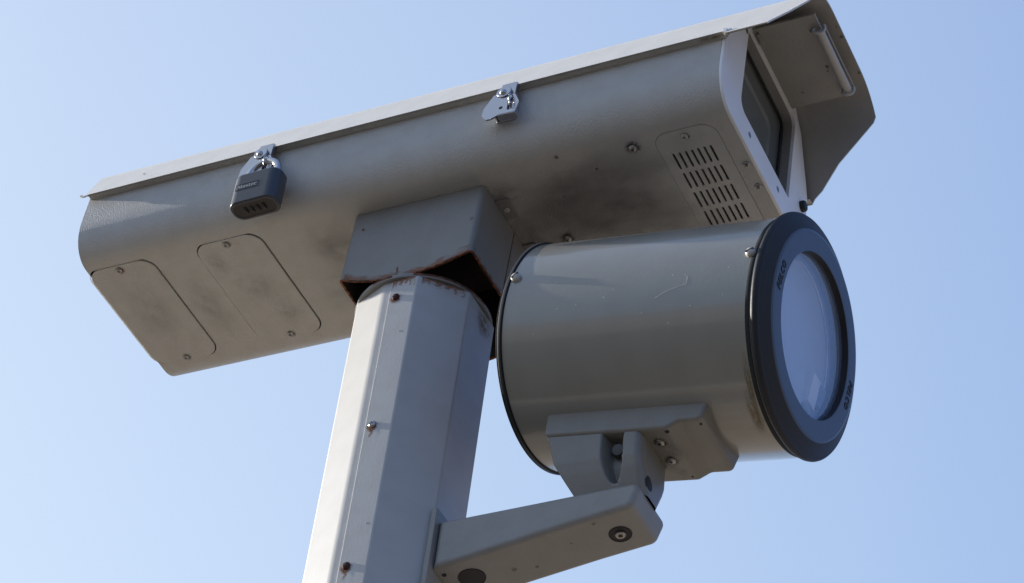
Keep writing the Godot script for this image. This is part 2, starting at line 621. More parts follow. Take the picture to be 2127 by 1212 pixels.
# ---------------------------------------------------------------- pole
func build_pole() -> void:
	var t := thing("pole", "off white faceted steel pole holding up the camera housing", "pole", POLE)
	var zt := TOP - 0.108
	var I := Transform3D.IDENTITY
	# section, counter-clockwise seen from above
	var sec := rounded([[-0.0113, -0.0662, 0.016], [0.0274, -0.0662, 0.003], [0.0662, -0.0274, 0.006], [0.0662, 0.0274, 0.006], [0.0274, 0.0662, 0.006], [-0.0274, 0.0662, 0.006], [-0.0662, 0.0274, 0.006], [-0.0662, -0.0154, 0.006], [-0.052, -0.0489, 0.006]], 6)
	var mb := MB.new()
	mb.walls(sec, I, 0.0, zt - 0.004, true, 35.0)
	mb.cap(sec, I, zt - 0.004, 1.0)
	part("shaft", mb, M.polepaint, t)
	# cover plate screwed over the near faces, standing 1.2 mm proud
	mb = MB.new()
	var outer := rounded([[-0.0019, -0.0674, 0.0006], [0.0279, -0.0674, 0.0035], [0.0674, -0.0279, 0.004], [0.0674, 0.0285, 0.0005], [0.0655, 0.0285, 0.0], [0.0655, -0.0270, 0.0], [0.0270, -0.0655, 0.0], [-0.0019, -0.0655, 0.0]], 5)
	mb.prism(outer, I, TOP - 2.6, zt - 0.0055, 0.0004, 0.0004, 2, 35.0)
	part("cover_plate", mb, M.polepaint, t)
	# round cap with a thin rusty rim
	mb = MB.new()
	var rim := PackedVector2Array([Vector2(0.0705, zt - 0.0045), Vector2(0.0712, zt - 0.0042), Vector2(0.0715, zt - 0.002), Vector2(0.0712, zt), Vector2(0.0702, zt)])
	mb.lathe(rim, I, 72, 60.0)
	mb.lathe(PackedVector2Array([Vector2(0.0702, zt), Vector2(0.0, zt + 0.001)]), I, 72)
	mb.lathe(PackedVector2Array([Vector2(0.0, zt - 0.0048), Vector2(0.0705, zt - 0.0045)]), I, 72)
	var cap := part("cap_rim", mb, M.boxpaint, t)
	for a in [[-28.0, 26.0], [-60.0, 12.0], [-100.0, 10.0]]:
		var bandm := MB.new()
		var k := 10
		for i in k:
			var a0 := deg_to_rad(a[0] - a[1] + 2.0 * a[1] * i / k)
			var a1 := deg_to_rad(a[0] - a[1] + 2.0 * a[1] * (i + 1) / k)
			var n0 := Vector3(cos(a0), sin(a0), 0)
			var n1 := Vector3(cos(a1), sin(a1), 0)
			bandm.quad(n0 * 0.0717 + Vector3(0, 0, zt - 0.0028), n1 * 0.0717 + Vector3(0, 0, zt - 0.0028), n1 * 0.0715 + Vector3(0, 0, zt - 0.0005), n0 * 0.0715 + Vector3(0, 0, zt - 0.0005), n0, n1, n1, n0)
		part("rust_streak", bandm, M.rust, cap)
	# inner post between the cap and the housing
	mb = MB.new()
	mb.lathe(PackedVector2Array([Vector2(0.045, zt), Vector2(0.045, TOP - 0.004)]), I, 40)
	part("inner_post", mb, M.inside, t)
	# grime under the rim
	var e_face := Vector3(1, 0, 0)
	stain("rust_stain", t, M.moss, Vector3(0.0678, 0.006, zt - 0.019), e_face, Vector3(0, 0, -1), 0.044, 0.042)
	var d_face := Vector3(0.707, -0.707, 0)
	stain("rust_stain", t, M.rust_band, d_face * 0.0677 + Vector3(0, 0, zt - 0.012), d_face, Vector3(0, 0, 1), 0.048, 0.014)
	var c_face := Vector3(0, -1, 0)
	stain("rust_stain", t, M.rust_band, Vector3(0.013, -0.0677, zt - 0.013), c_face, Vector3(0, 0, 1), 0.027, 0.016)
	var k2 := 0
	for z in [-0.1365, -0.3026, -0.4706, -0.638, -0.806]:
		var rusted: bool = k2 != 1
		screw(t, Vector3(0.0062, -0.0674, TOP + z), c_face, 0.0042 if k2 != 1 else 0.0038, 0.0032, M.rustdark if rusted else M.steel, "cross", 0.5 + k2)
		stain("rust_stain", t, M.rust_halo, Vector3(0.0062, -0.06775, TOP + z - 0.0015), c_face, Vector3(0, 0, -1), 0.017, 0.016)
		if k2 != 0:
			stain("rust_drip", t, M.rust_drip, Vector3(0.0062, -0.0679, TOP + z - 0.0105), c_face, Vector3(0, 0, -1), 0.011, 0.019)
		k2 += 1
	for s in [[0.017, -0.186], [0.019, -0.425]]:
		var ch := MB.new()
		ch.box(Vector3(s[0], -0.0677, TOP + s[1]), Vector3(s[0] + 0.0004, -0.06735, TOP + s[1] + 0.0025))
		part("paint_chip", ch, M.chip, t)

# ---------------------------------------------------------------- mounting box
func box_depth(x: float) -> float:
	var u := (x - 0.4075) / 0.0765
	return -0.0935 - 0.0165 * (1.0 - u * u)

func build_mounting_box() -> void:
	var t := thing("mounting_box", "square painted steel sleeve with rusty lower edges between pole and camera housing", "mounting box", HOUSING)
	for half in 2:
		# plan of the bent sheet, outside and inside; half 0 is the near shell
		var ys := [0.0122, 0.0832] if half == 0 else [0.1558, 0.0848]
		var plan := []
		var r := 0.006
		var flip := 1.0 if half == 0 else -1.0
		plan.append(Vector2(0.3305, ys[1]))
		for i in 7:
			var a := PI / 2 * i / 6
			plan.append(Vector2(0.3305 + r - r * cos(a), ys[0] + flip * (r - r * sin(a))))
		for i in range(1, 16):
			plan.append(Vector2(0.3365 + (0.4785 - 0.3365) * i / 16.0, ys[0]))
		for i in 7:
			var a := PI / 2 * i / 6
			plan.append(Vector2(0.4845 - r + r * sin(a), ys[0] + flip * (r - r * cos(a))))
		plan.append(Vector2(0.4845, ys[1]))
		var out := MB.new()
		var ins := MB.new()
		var edge := MB.new()
		var p := PackedVector2Array(plan)
		var sn := MB.seg_normals(p, false, 40.0)
		var centre := Vector2(0.4075, 0.084)
		var th := 0.0022
		for i in p.size() - 1:
			var a := p[i]
			var b := p[i + 1]
			var n0: Vector2 = sn[0][i]
			var n1: Vector2 = sn[1][i]
			if n0.dot((a + b) / 2 - centre) < 0:
				n0 = -n0
				n1 = -n1
			var za := box_depth(a.x)
			var zb := box_depth(b.x)
			var na := Vector3(n0.x, n0.y, 0)
			var nb := Vector3(n1.x, n1.y, 0)
			var a3 := Vector3(a.x, a.y, 0)
			var b3 := Vector3(b.x, b.y, 0)
			var dz := Vector3(0, 0, 1)
			var ridge := 0.0013
			out.quad(a3 + dz * (za + ridge), b3 + dz * (zb + ridge), b3 - dz * 0.0003, a3 - dz * 0.0003, na, nb, nb, na)
			ins.quad(a3 - na * th + dz * (za + ridge), b3 - nb * th + dz * (zb + ridge), b3 - nb * th - dz * 0.0003, a3 - na * th - dz * 0.0003, -na, -nb, -nb, -na)
			# the rusted rim: its outside, underside and inside
			var ao := a3 + na * 0.0002 + dz * (za + ridge)
			var bo := b3 + nb * 0.0002 + dz * (zb + ridge)
			var al := a3 + dz * za
			var bl := b3 + dz * zb
			edge.quad(al, bl, bo, ao, na, nb, nb, na)
			edge.flat(al, bl, bl - nb * th, al - na * th, Vector3(0, 0, -1))
			edge.quad(al - na * th, bl - nb * th, b3 - nb * (th + 0.0002) + dz * (zb + ridge), a3 - na * (th + 0.0002) + dz * (za + ridge), -na, -nb, -nb, -na)
		var shell := part("near_shell" if half == 0 else "far_shell", out, M.boxpaint, t)
		part("inner_face", ins, M.inside, shell)
		part("rusty_edge", edge, M.rust, shell)
		if half == 0:
			# rust creeping up from the lower edge
			for i in 6:
				var x0 := 0.335 + i * 0.0247
				var x1 := x0 + 0.0247
				var mb := MB.new()
				var q := [Vector3(x0, ys[0] - 0.0003, box_depth(x0) + 0.013), Vector3(x1, ys[0] - 0.0003, box_depth(x1) + 0.013), Vector3(x1, ys[0] - 0.0003, box_depth(x1) + 0.001), Vector3(x0, ys[0] - 0.0003, box_depth(x0) + 0.001)]
				var us := [Vector2(i / 6.0, 0), Vector2((i + 1) / 6.0, 0), Vector2((i + 1) / 6.0, 1), Vector2(i / 6.0, 1)]
				for j in [0, 1, 2, 0, 2, 3]:
					mb.v.append(q[j])
					mb.n.append(Vector3(0, -1, 0))
					mb.uv.append(us[j])
				part("rust_stain", mb, M.rust_band, shell)
			stain("rust_stain", shell, M.rust_band, Vector3(0.4848, 0.048, -0.089), Vector3(1, 0, 0), Vector3(0, 0, -1), 0.066, 0.009)
			stain("rust_drip", shell, M.rust_drip, Vector3(0.401, ys[0] - 0.0006, -0.102), Vector3(0, -1, 0), Vector3(0, 0, -1), 0.006, 0.016)
			stain("rust_stain", shell, M.rust_halo, Vector3(0.347, ys[0] - 0.0006, -0.026), Vector3(0, -1, 0), Vector3(0, 0, -1), 0.005, 0.005)
			stain("rust_stain", shell, M.moss, Vector3(0.4775, ys[0] - 0.0006, -0.048), Vector3(0, -1, 0), Vector3(0, 0, -1), 0.007, 0.007)
	var lid := MB.new()
	lid.box(Vector3(0.3335, 0.0148, -0.0030), Vector3(0.4815, 0.1532, -0.0008))  # added dark sheet, stands in for the shade up inside the box
	part("added_dark_lid", lid, M.inside, t)
	# flange tabs bolted to the housing floor
	for y in [[0.036, 0.0645], [0.104, 0.132]]:
		var mb := MB.new()
		var f := Transform3D(Basis.IDENTITY, Vector3.ZERO)
		mb.prism(rounded([[0.4845, y[0], 0.0], [0.4995, y[0] + 0.0005, 0.004], [0.4995, y[1], 0.004], [0.4845, y[1], 0.0]]), f, -0.0024, -0.0002, 0.0006, 0.0, 2)
		var tab := part("flange_tab", mb, M.boxpaint, t)
		mb = MB.new()
		mb.lathe(PackedVector2Array([Vector2(0.0, -0.0040), Vector2(0.0024, -0.0040), Vector2(0.0030, -0.0034), Vector2(0.0030, -0.0024)]), Transform3D(Basis.IDENTITY, Vector3(0.492, (y[0] + y[1]) / 2, 0)), 20)
		part("bolt", mb, M.smooth, tab)

# ---------------------------------------------------------------- camera housing
func body_profile() -> PackedVector2Array:
	# (y, z) from the near wall's top, round under the floor, to the far wall's top; counter-clockwise with x pointing at the viewer
	var p := PackedVector2Array()
	p.append(Vector2(-0.0330, 0.084))
	var n := 14
	for i in n + 1:
		var a := PI / 2 * i / n
		p.append(Vector2(0.001 - 0.034 * pow(cos(a), 2.0 / 2.25), 0.048 - 0.048 * pow(sin(a), 2.0 / 2.25)))
	return p

func shield_profile() -> Array:
	# outer face from the near lower edge over the top to the far lower edge: [y, z]
	var L := []
	for z in [0.0700, 0.0740, 0.0788, 0.0790, 0.0840, 0.0902, 0.0950, 0.1020, 0.1080, 0.1134, 0.1210, 0.1290, 0.1362]:
		L.append(Vector2(-0.042 + (z - 0.079) * 0.5042, z))
	var th0 := atan2(0.0595, 0.030)
	var r := 0.06
	var c := Vector2(-0.0107, 0.141) + Vector2(sin(th0), -cos(th0)) * r
	for k in 13:
		var a := th0 * (1 - k / 12.0)
		L.append(c - r * Vector2(sin(a), -cos(a)))
	var m := L.size()
	for i in range(m - 1, -1, -1):
		L.append(Vector2(0.168 - L[i].x, L[i].y))
	return L

static func table(x: float, t: Array) -> float:
	if x <= t[0][0]:
		return t[0][1]
	for i in t.size() - 1:
		if x <= t[i + 1][0]:
			return lerpf(t[i][1], t[i + 1][1], (x - t[i][0]) / (t[i + 1][0] - t[i][0]))
	return t[-1][1]

func build_housing() -> void:
	var t := thing("camera_housing", "long off white roadside camera housing with sunshield, tilted on top of the pole", "camera housing", HOUSING)
	# --- body: sides and rounded lower corners
	var X := Transform3D(Basis(Vector3(0, 1, 0), Vector3(0, 0, 1), Vector3(1, 0, 0)), Vector3.ZERO)   # (y, z) extruded along x
	var near := body_profile()
	var mb := MB.new()
	mb.walls(near, X, 0.0, 0.757, false, 40.0)
	var far := PackedVector2Array()
	for i in range(near.size() - 1, -1, -1):
		far.append(Vector2(0.168 - near[i].x, near[i].y))
	mb.walls(far, X, 0.0, 0.757, false, 40.0)
	# floor with openings for the two hatches and the vent
	var F := Transform3D(Basis(Vector3(1, 0, 0), Vector3(0, -1, 0), Vector3(0, 0, -1)), Vector3.ZERO)   # plan seen from below: (x, -y)
	var floor_out := PackedVector2Array([Vector2(0.0, -0.167), Vector2(0.757, -0.167), Vector2(0.757, -0.001), Vector2(0.0, -0.001)])
	var h1 := rrect(-0.004, -0.1605, 0.0822, 0.0005, 0.0185)
	var h2 := rrect(0.1350, -0.1605, 0.2180, 0.0005, 0.0185)
	var h3 := rrect(0.6735, -0.1675 + 0.002, 0.7401, -0.0018, 0.0165)
	mb.plate(floor_out, [h1, h2, h3], F, -0.0022, 0.0)
	var whole := PackedVector2Array()
	whole.append_array(near)
	whole.append_array(far)
	mb.cap(whole, X, 0.0, -1.0)
	mb.flat(Vector3(0.0, -0.033, 0.084), Vector3(0.595, -0.033, 0.084), Vector3(0.595, 0.201, 0.084), Vector3(0.0, 0.201, 0.084), Vector3(0, 0, 1))
	var body := part("body", mb, M.coat, t)
	# dark seat behind the hatches
	mb = MB.new()
	mb.box(Vector3(0.001, -0.0, 0.0035), Vector3(0.083, 0.162, 0.0045))
	mb.box(Vector3(0.134, -0.0, 0.0035), Vector3(0.219, 0.162, 0.0045))
	part("hatch_seat", mb, M.gap, body)
	mb = MB.new()
	mb.box(Vector3(0.670, 0.0, 0.020), Vector3(0.744, 0.168, 0.021))
	part("vent_cavity", mb, M.gap, body)
	# --- hatches: their gap is wider on the near and front sides
	for x in [[-0.0022, 0.0801], [0.1356, 0.2160]]:
		mb = MB.new()
		mb.prism(rrect(x[0], -0.1602, x[1], -0.0014, 0.0176), F, -0.002, 0.0007, 0.0, 0.0007, 2)
		var hatch := part("hatch_panel", mb, M.coat, t)
		var cx: float = (x[0] + x[1]) / 2 - 0.001
		for y in [0.0082, 0.1545]:
			screw(hatch, Vector3(cx, y, -0.0007), Vector3(0, 0, -1), 0.0036, 0.0026, M.dullsteel, "cross", 0.6 + cx * 5 + y)
			stain("rust_stain", hatch, M.rust_halo if x[0] < 0.1 and y < 0.1 else M.soot, Vector3(cx + 0.001, y + 0.0005, -0.0009), Vector3(0, 0, -1), Vector3(0, 1, 0), 0.014, 0.013)
	# --- vent panel with rows of slots
	mb = MB.new()
	var slots := []
	for row in 6:
		for col in 7:
			var x := 0.6859 + col * 0.00667
			var y := 0.0307 + row * 0.02785
			if row == 5:
				continue
			slots.append(rrect(x - 0.00125, -(y + 0.0222), x + 0.00125, -y, 0.00124, 4))
	mb.plate(rrect(0.6739, -0.1651, 0.7397, -0.0022, 0.0162), slots, F, -0.0022, 0.0004)
	var vent := part("vent_panel", mb, M.smooth, t)
	for y in [0.012, 0.1555]:
		screw(vent, Vector3(0.706, y, -0.0004), Vector3(0, 0, -1), 0.0036, 0.0022, M.smooth, "cross", 0.2)
		stain("soot_ring", vent, M.soot, Vector3(0.707, y, -0.0006), Vector3(0, 0, -1), Vector3(0, 1, 0), 0.013, 0.012)
	# --- bolts on the floor
	for b in [[0.651, 0.0103, 0.0042], [0.5348, 0.1091, 0.0045]]:
		screw(t, Vector3(b[0], b[1], 0.0), Vector3(0, 0, -1), b[2], 0.0048, M.dullsteel, "hex")
		stain("soot_ring", t, M.soot, Vector3(b[0], b[1], -0.0003), Vector3(0, 0, -1), Vector3(0, 1, 0), 0.022, 0.021)
	for b in [[0.7509, 0.066], [0.7511, 0.0981]]:
		screw(t, Vector3(b[0], b[1], 0.0), Vector3(0, 0, -1), 0.0038, 0.0026, M.dullsteel, "cross", 0.4)
	# --- grime and darker patches on the floor
	for g in [[0.545, 0.045, 0.13, 0.07, 0], [0.60, 0.095, 0.20, 0.13, 1], [0.290, 0.048, 0.09, 0.085, 0], [0.275, 0.110, 0.10, 0.10, 1], [0.405, 0.055, 0.16, 0.09, 1], [0.50, 0.030, 0.06, 0.05, 0], [0.510, 0.09, 0.10, 0.12, 0], [0.108, 0.09, 0.05, 0.12, 1]]:
		stain("grime_dark_patch", t, M.grime if g[4] == 0 else M.grime2, Vector3(g[0], g[1], -0.0004 - 0.0001 * g[4]), Vector3(0, 0, -1), Vector3(0, 1, 0), g[2], g[3])
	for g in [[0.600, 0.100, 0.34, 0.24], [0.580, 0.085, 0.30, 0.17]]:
		stain("grime_dark_patch", t, M.softdark, Vector3(g[0], g[1], -0.0007 - g[2] * 0.0002), Vector3(0, 0, -1), Vector3(0, 1, 0), g[2], g[3])  # broad soft patches that darken the middle of the floor
	for g in [[0.152, 0.030, 0.030, 0.045], [0.176, 0.078, 0.060, 0.075], [0.190, 0.120, 0.045, 0.06], [0.040, 0.08, 0.07, 0.13]]:
		stain("grime_dark_patch", t, M.grime2, Vector3(g[0], g[1], -0.0012), Vector3(0, 0, -1), Vector3(0, 1, 0), g[2], g[3])
	for g in [[0.5713, -0.001, 0.0032], [0.6044, 0.0261, 0.002], [0.556, 0.052, 0.0014]]:
		stain("dirt_spot", t, M.soot, Vector3(g[0], g[1], -0.0008), Vector3(0, 0, -1), Vector3(0, 1, 0), g[2] * 2.2, g[2] * 2.2)
	build_front(t)
	build_shield(t, X)
	build_latch(t, 0.0, 0.0)
	build_latch(t, -0.2903, 0.0017)

func build_front(t: Node3D) -> void:
	# plan seen from the front: (y, z), x towards the viewer
	var X := Transform3D(Basis(Vector3(0, 1, 0), Vector3(0, 0, 1), Vector3(1, 0, 0)), Vector3.ZERO)
	var near := body_profile()
	var outline := PackedVector2Array()
	outline.append(Vector2(0.018, 0.168))
	outline.append(Vector2(-0.002, 0.147))
	outline.append(Vector2(-0.0255, 0.096))
	outline.append(Vector2(-0.0325, 0.078))
	for i in range(1, near.size()):
		outline.append(near[i] + Vector2(0, 0))
	var m := outline.size()
	for i in range(m - 1, -1, -1):
		outline.append(Vector2(0.168 - outline[i].x, outline[i].y))
	var win := func(d: float) -> PackedVector2Array:
		return rounded([[0.0168 + d, 0.0325 + d, 0.014 - d], [0.1520 - d, 0.0325 + d, 0.003], [0.1520 - d, 0.1525 - d, 0.013 - d], [0.0168 + d, 0.1525 - d, 0.003]])
	var hole: PackedVector2Array = win.call(0.0)
	var mb := MB.new()
	# rounded outer rim, then the pierced face
	mb.walls(outline, X, 0.7572, 0.7592)
	for j in 3:
		var t0 := PI / 2 * j / 3
		var t1 := PI / 2 * (j + 1) / 3
		var p0 := MB.inset(outline, 0.0016 * (1 - cos(t0)))
		var p1 := MB.inset(outline, 0.0016 * (1 - cos(t1)))
		var sn := MB.seg_normals(outline, true, 40.0)
		for i in outline.size():
			var q := (i + 1) % outline.size()
			mb.quad(Vector3(0.7592 + 0.0016 * sin(t0), p0[i].x, p0[i].y), Vector3(0.7592 + 0.0016 * sin(t0), p0[q].x, p0[q].y), Vector3(0.7592 + 0.0016 * sin(t1), p1[q].x, p1[q].y), Vector3(0.7592 + 0.0016 * sin(t1), p1[i].x, p1[i].y),
				Vector3(sin(t0), sn[0][i].x * cos(t0), sn[0][i].y * cos(t0)), Vector3(sin(t0), sn[1][i].x * cos(t0), sn[1][i].y * cos(t0)), Vector3(sin(t1), sn[1][i].x * cos(t1), sn[1][i].y * cos(t1)), Vector3(sin(t1), sn[0][i].x * cos(t1), sn[0][i].y * cos(t1)))
	mb.plate(MB.inset(outline, 0.0016), [hole], X, 0.7572, 0.7608)
	var plate := part("front_plate", mb, M.white, t)
	# window: frame set back in the opening, pane, dark inside
	mb = MB.new()
	mb.walls(hole, X, 0.747, 0.7573, true, 40.0, true)
	var frame_part := part("window_jamb", mb, M.castpaint, plate)
	mb = MB.new()
	mb.plate(hole, [win.call(0.0045)], X, 0.7455, 0.7475)
	part("window_gasket", mb, M.rubber, plate)
	mb = MB.new()
	mb.prism(win.call(0.003), X, 0.7435, 0.7452)
	part("window_pane", mb, M.pane, plate)
	mb = MB.new()
	mb.walls(win.call(0.001), X, 0.60, 0.743, true, 40.0, true)
	mb.cap(win.call(0.001), X, 0.60, 1.0)
	part("dark_interior", mb, M.cavity, plate)
	for s in [[0.0455, 0.0183], [0.1241, 0.0183], [0.012, 0.140]]:
		screw(plate, Vector3(0.7606, s[0], s[1]), Vector3(1, 0, 0), 0.0036, 0.0006, M.dullsteel, "cross", 0.7)
	mb = MB.new()
	mb.lathe(PackedVector2Array([Vector2(0.0062, 0.0), Vector2(0.0062, 0.004), Vector2(0.0052, 0.0055), Vector2(0.0, 0.006)]), frame(Vector3(0.7606, 0.1855, 0.053), Vector3(1, 0, 0)), 24)
	part("rubber_plug", mb, M.black, plate)

func build_shield(t: Node3D, X: Transform3D) -> void:
	var L := shield_profile()
	var th := 0.0018
	var near_front := [[0.0700, 0.8105], [0.0740, 0.8120], [0.0950, 0.8270], [0.1080, 0.8340], [0.1210, 0.8405], [0.1362, 0.8425], [0.174, 0.8412]]
	var far_front := [[0.0790, 0.7625], [0.0840, 0.7665], [0.0902, 0.7752], [0.1134, 0.7965], [0.1362, 0.8265], [0.1482, 0.8425], [0.174, 0.8412]]
	var rear := [[0.079, 0.003], [0.0893, -0.0030], [0.174, -0.026]]
	var pts := PackedVector2Array(L)
	var rev := PackedVector2Array(L)
	rev.reverse()
	var sn := MB.seg_normals(rev, false, 50.0)   # runs counter-clockwise seen from the front
	var mb := MB.new()
	var lining := MB.new()
	var lips := MB.new()
	var N := rev.size()
	for i in N - 1:
		var a := rev[i]
		var b := rev[i + 1]
		var is_near := (a.x + b.x) / 2 < 0.084
		if not is_near and maxf(a.y, b.y) <= 0.0791:
			continue
		var fr := near_front if is_near else far_front
		var low := is_near and minf(a.y, b.y) < 0.0789
		var n0: Vector2 = sn[0][i]
		var n1: Vector2 = sn[1][i]
		var na := Vector3(0, n0.x, n0.y)
		var nb := Vector3(0, n1.x, n1.y)
		var xa0 := 0.7665 if low else table(a.y, rear)
		var xb0 := 0.7665 if low else table(b.y, rear)
		var xa1 := table(a.y, fr)
		var xb1 := table(b.y, fr)
		var oa := Vector3(0, a.x, a.y)
		var ob := Vector3(0, b.x, b.y)
		var ia := oa - na * th
		var ib := ob - nb * th
		var ex := Vector3(1, 0, 0)
		mb.quad(oa + ex * xa0, ob + ex * xb0, ob + ex * xb1, oa + ex * xa1, na, nb, nb, na)
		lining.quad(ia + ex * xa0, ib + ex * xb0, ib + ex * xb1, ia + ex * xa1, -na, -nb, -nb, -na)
		mb.flat(oa + ex * xa1, ob + ex * xb1, ib + ex * xb1, ia + ex * xa1, ex)
		mb.flat(oa + ex * xa0, ob + ex * xb0, ib + ex * xb0, ia + ex * xa0, -ex)
	# the lower rims
	mb.flat(Vector3(0.7665, -0.04654, 0.07), Vector3(0.8105, -0.04654, 0.07), Vector3(0.8105, -0.0448, 0.07), Vector3(0.7665, -0.0448, 0.07), Vector3(0, 0, -1))
	# turned-in lips along both lower edges
	for s in 2:
		var y0 := -0.0418 if s == 0 else 0.2098
		var y1 := -0.0331 if s == 0 else 0.2011
		lips.box(Vector3(0.003, minf(y0, y1), 0.07905), Vector3(0.7630, maxf(y0, y1), 0.0794))
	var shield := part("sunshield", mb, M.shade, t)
	part("shield_inside", lining, M.hoodinner, shield)
	part("turned_lip", lips, M.coat, shield)
	# bent and torn corner of the lip in front
	mb = MB.new()
	mb.box(Vector3(0.7632, -0.0450, 0.0735), Vector3(0.7668, -0.0405, 0.0800), 0.0008)
	mb.box(Vector3(0.7655, -0.0440, 0.0760), Vector3(0.7715, -0.0395, 0.0790), 0.001)
	part("torn_lip_end", mb, M.white, shield)
	stain("rust_stain", shield, M.moss, Vector3(0.748, -0.0376, 0.0786), Vector3(0, 0, -1), Vector3(1, 0, 0), 0.008, 0.045)
	mb = MB.new()
	mb.box(Vector3(-0.0005, -0.0415, 0.0785), Vector3(0.0035, -0.0395, 0.0803), 0.0005)
	mb.box(Vector3(-0.0052, -0.0415, 0.0783), Vector3(-0.0005, -0.0392, 0.0800), 0.0006)
	mb.box(Vector3(-0.0080, -0.0415, 0.0800), Vector3(-0.0045, -0.0390, 0.0830), 0.0008)
	part("lip_tab", mb, M.white, shield)
	# plate on the hood's ceiling, its hooked near edge
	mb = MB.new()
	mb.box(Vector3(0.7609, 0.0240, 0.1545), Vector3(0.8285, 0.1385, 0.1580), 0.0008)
	part("ceiling_plate", mb, M.hoodinner, shield)
	mb = MB.new()
	mb.box(Vector3(0.7640, 0.0285, 0.1500), Vector3(0.7665, 0.0445, 0.1543), 0.0004)
	part("plate_hook", mb, M.castpaint, shield)
	# visor tube between two clips
	mb = MB.new()
	mb.tube(PackedVector3Array([Vector3(0.8275, 0.0440, 0.1500), Vector3(0.8275, 0.1270, 0.1500)]), 0.0044, false, 20)
	var tube := part("visor_tube", mb, M.smooth, shield)
	mb = MB.new()
	mb.tube(PackedVector3Array([Vector3(0.8330, 0.0420, 0.1535), Vector3(0.8335, 0.1270, 0.1535)]), 0.0011, false, 8)
	part("edge_wire", mb, M.castpaint, tube)
	for y in [0.0405, 0.1285]:
		mb = MB.new()
		var arc := PackedVector3Array()
		for i in 13:
			var a := deg_to_rad(-30 + 240.0 * i / 12)
			arc.append(Vector3(0.8275 + 0.0066 * cos(a), y + 0.0008 * sin(a * 2), 0.1500 - 0.0066 * sin(a)))
		mb.tube(arc, 0.0015, false, 8)
		part("tube_clip", mb, M.smooth, tube)
	# dark spots of dirt on the hood
	for g in [[0.8384, 0.0743, 0.006], [0.8390, 0.1263, 0.005], [0.8375, 0.060, 0.003]]:
		stain("dirt_spot", shield, M.soot, Vector3(g[0], g[1], 0.1717 - 0.0006), Vector3(0, 0, -1), Vector3(0, 1, 0), g[2], g[2])
	for g in [[0.8185, 0.0435, 0.008], [0.8165, 0.094, 0.006], [0.8150, 0.100, 0.003], [0.7800, 0.120, 0.004]]:
		stain("dirt_spot", shield, M.soot, Vector3(g[0], g[1], 0.1541), Vector3(0, 0, -1), Vector3(0, 1, 0), g[2], g[2])
	var fn := Vector3(0, -0.893, 0.450)
	for g in [[0.060, 0.1100, 0.004, 0.016], [0.83, 0.150, 0.003, 0.004]]:
		stain("scratch", shield, M.soot, Vector3(g[0], -0.042 + (g[1] - 0.079) * 0.5042, g[1]) + fn * 0.0005, fn, Vector3(0.6, 0, -1), g[2], g[3])

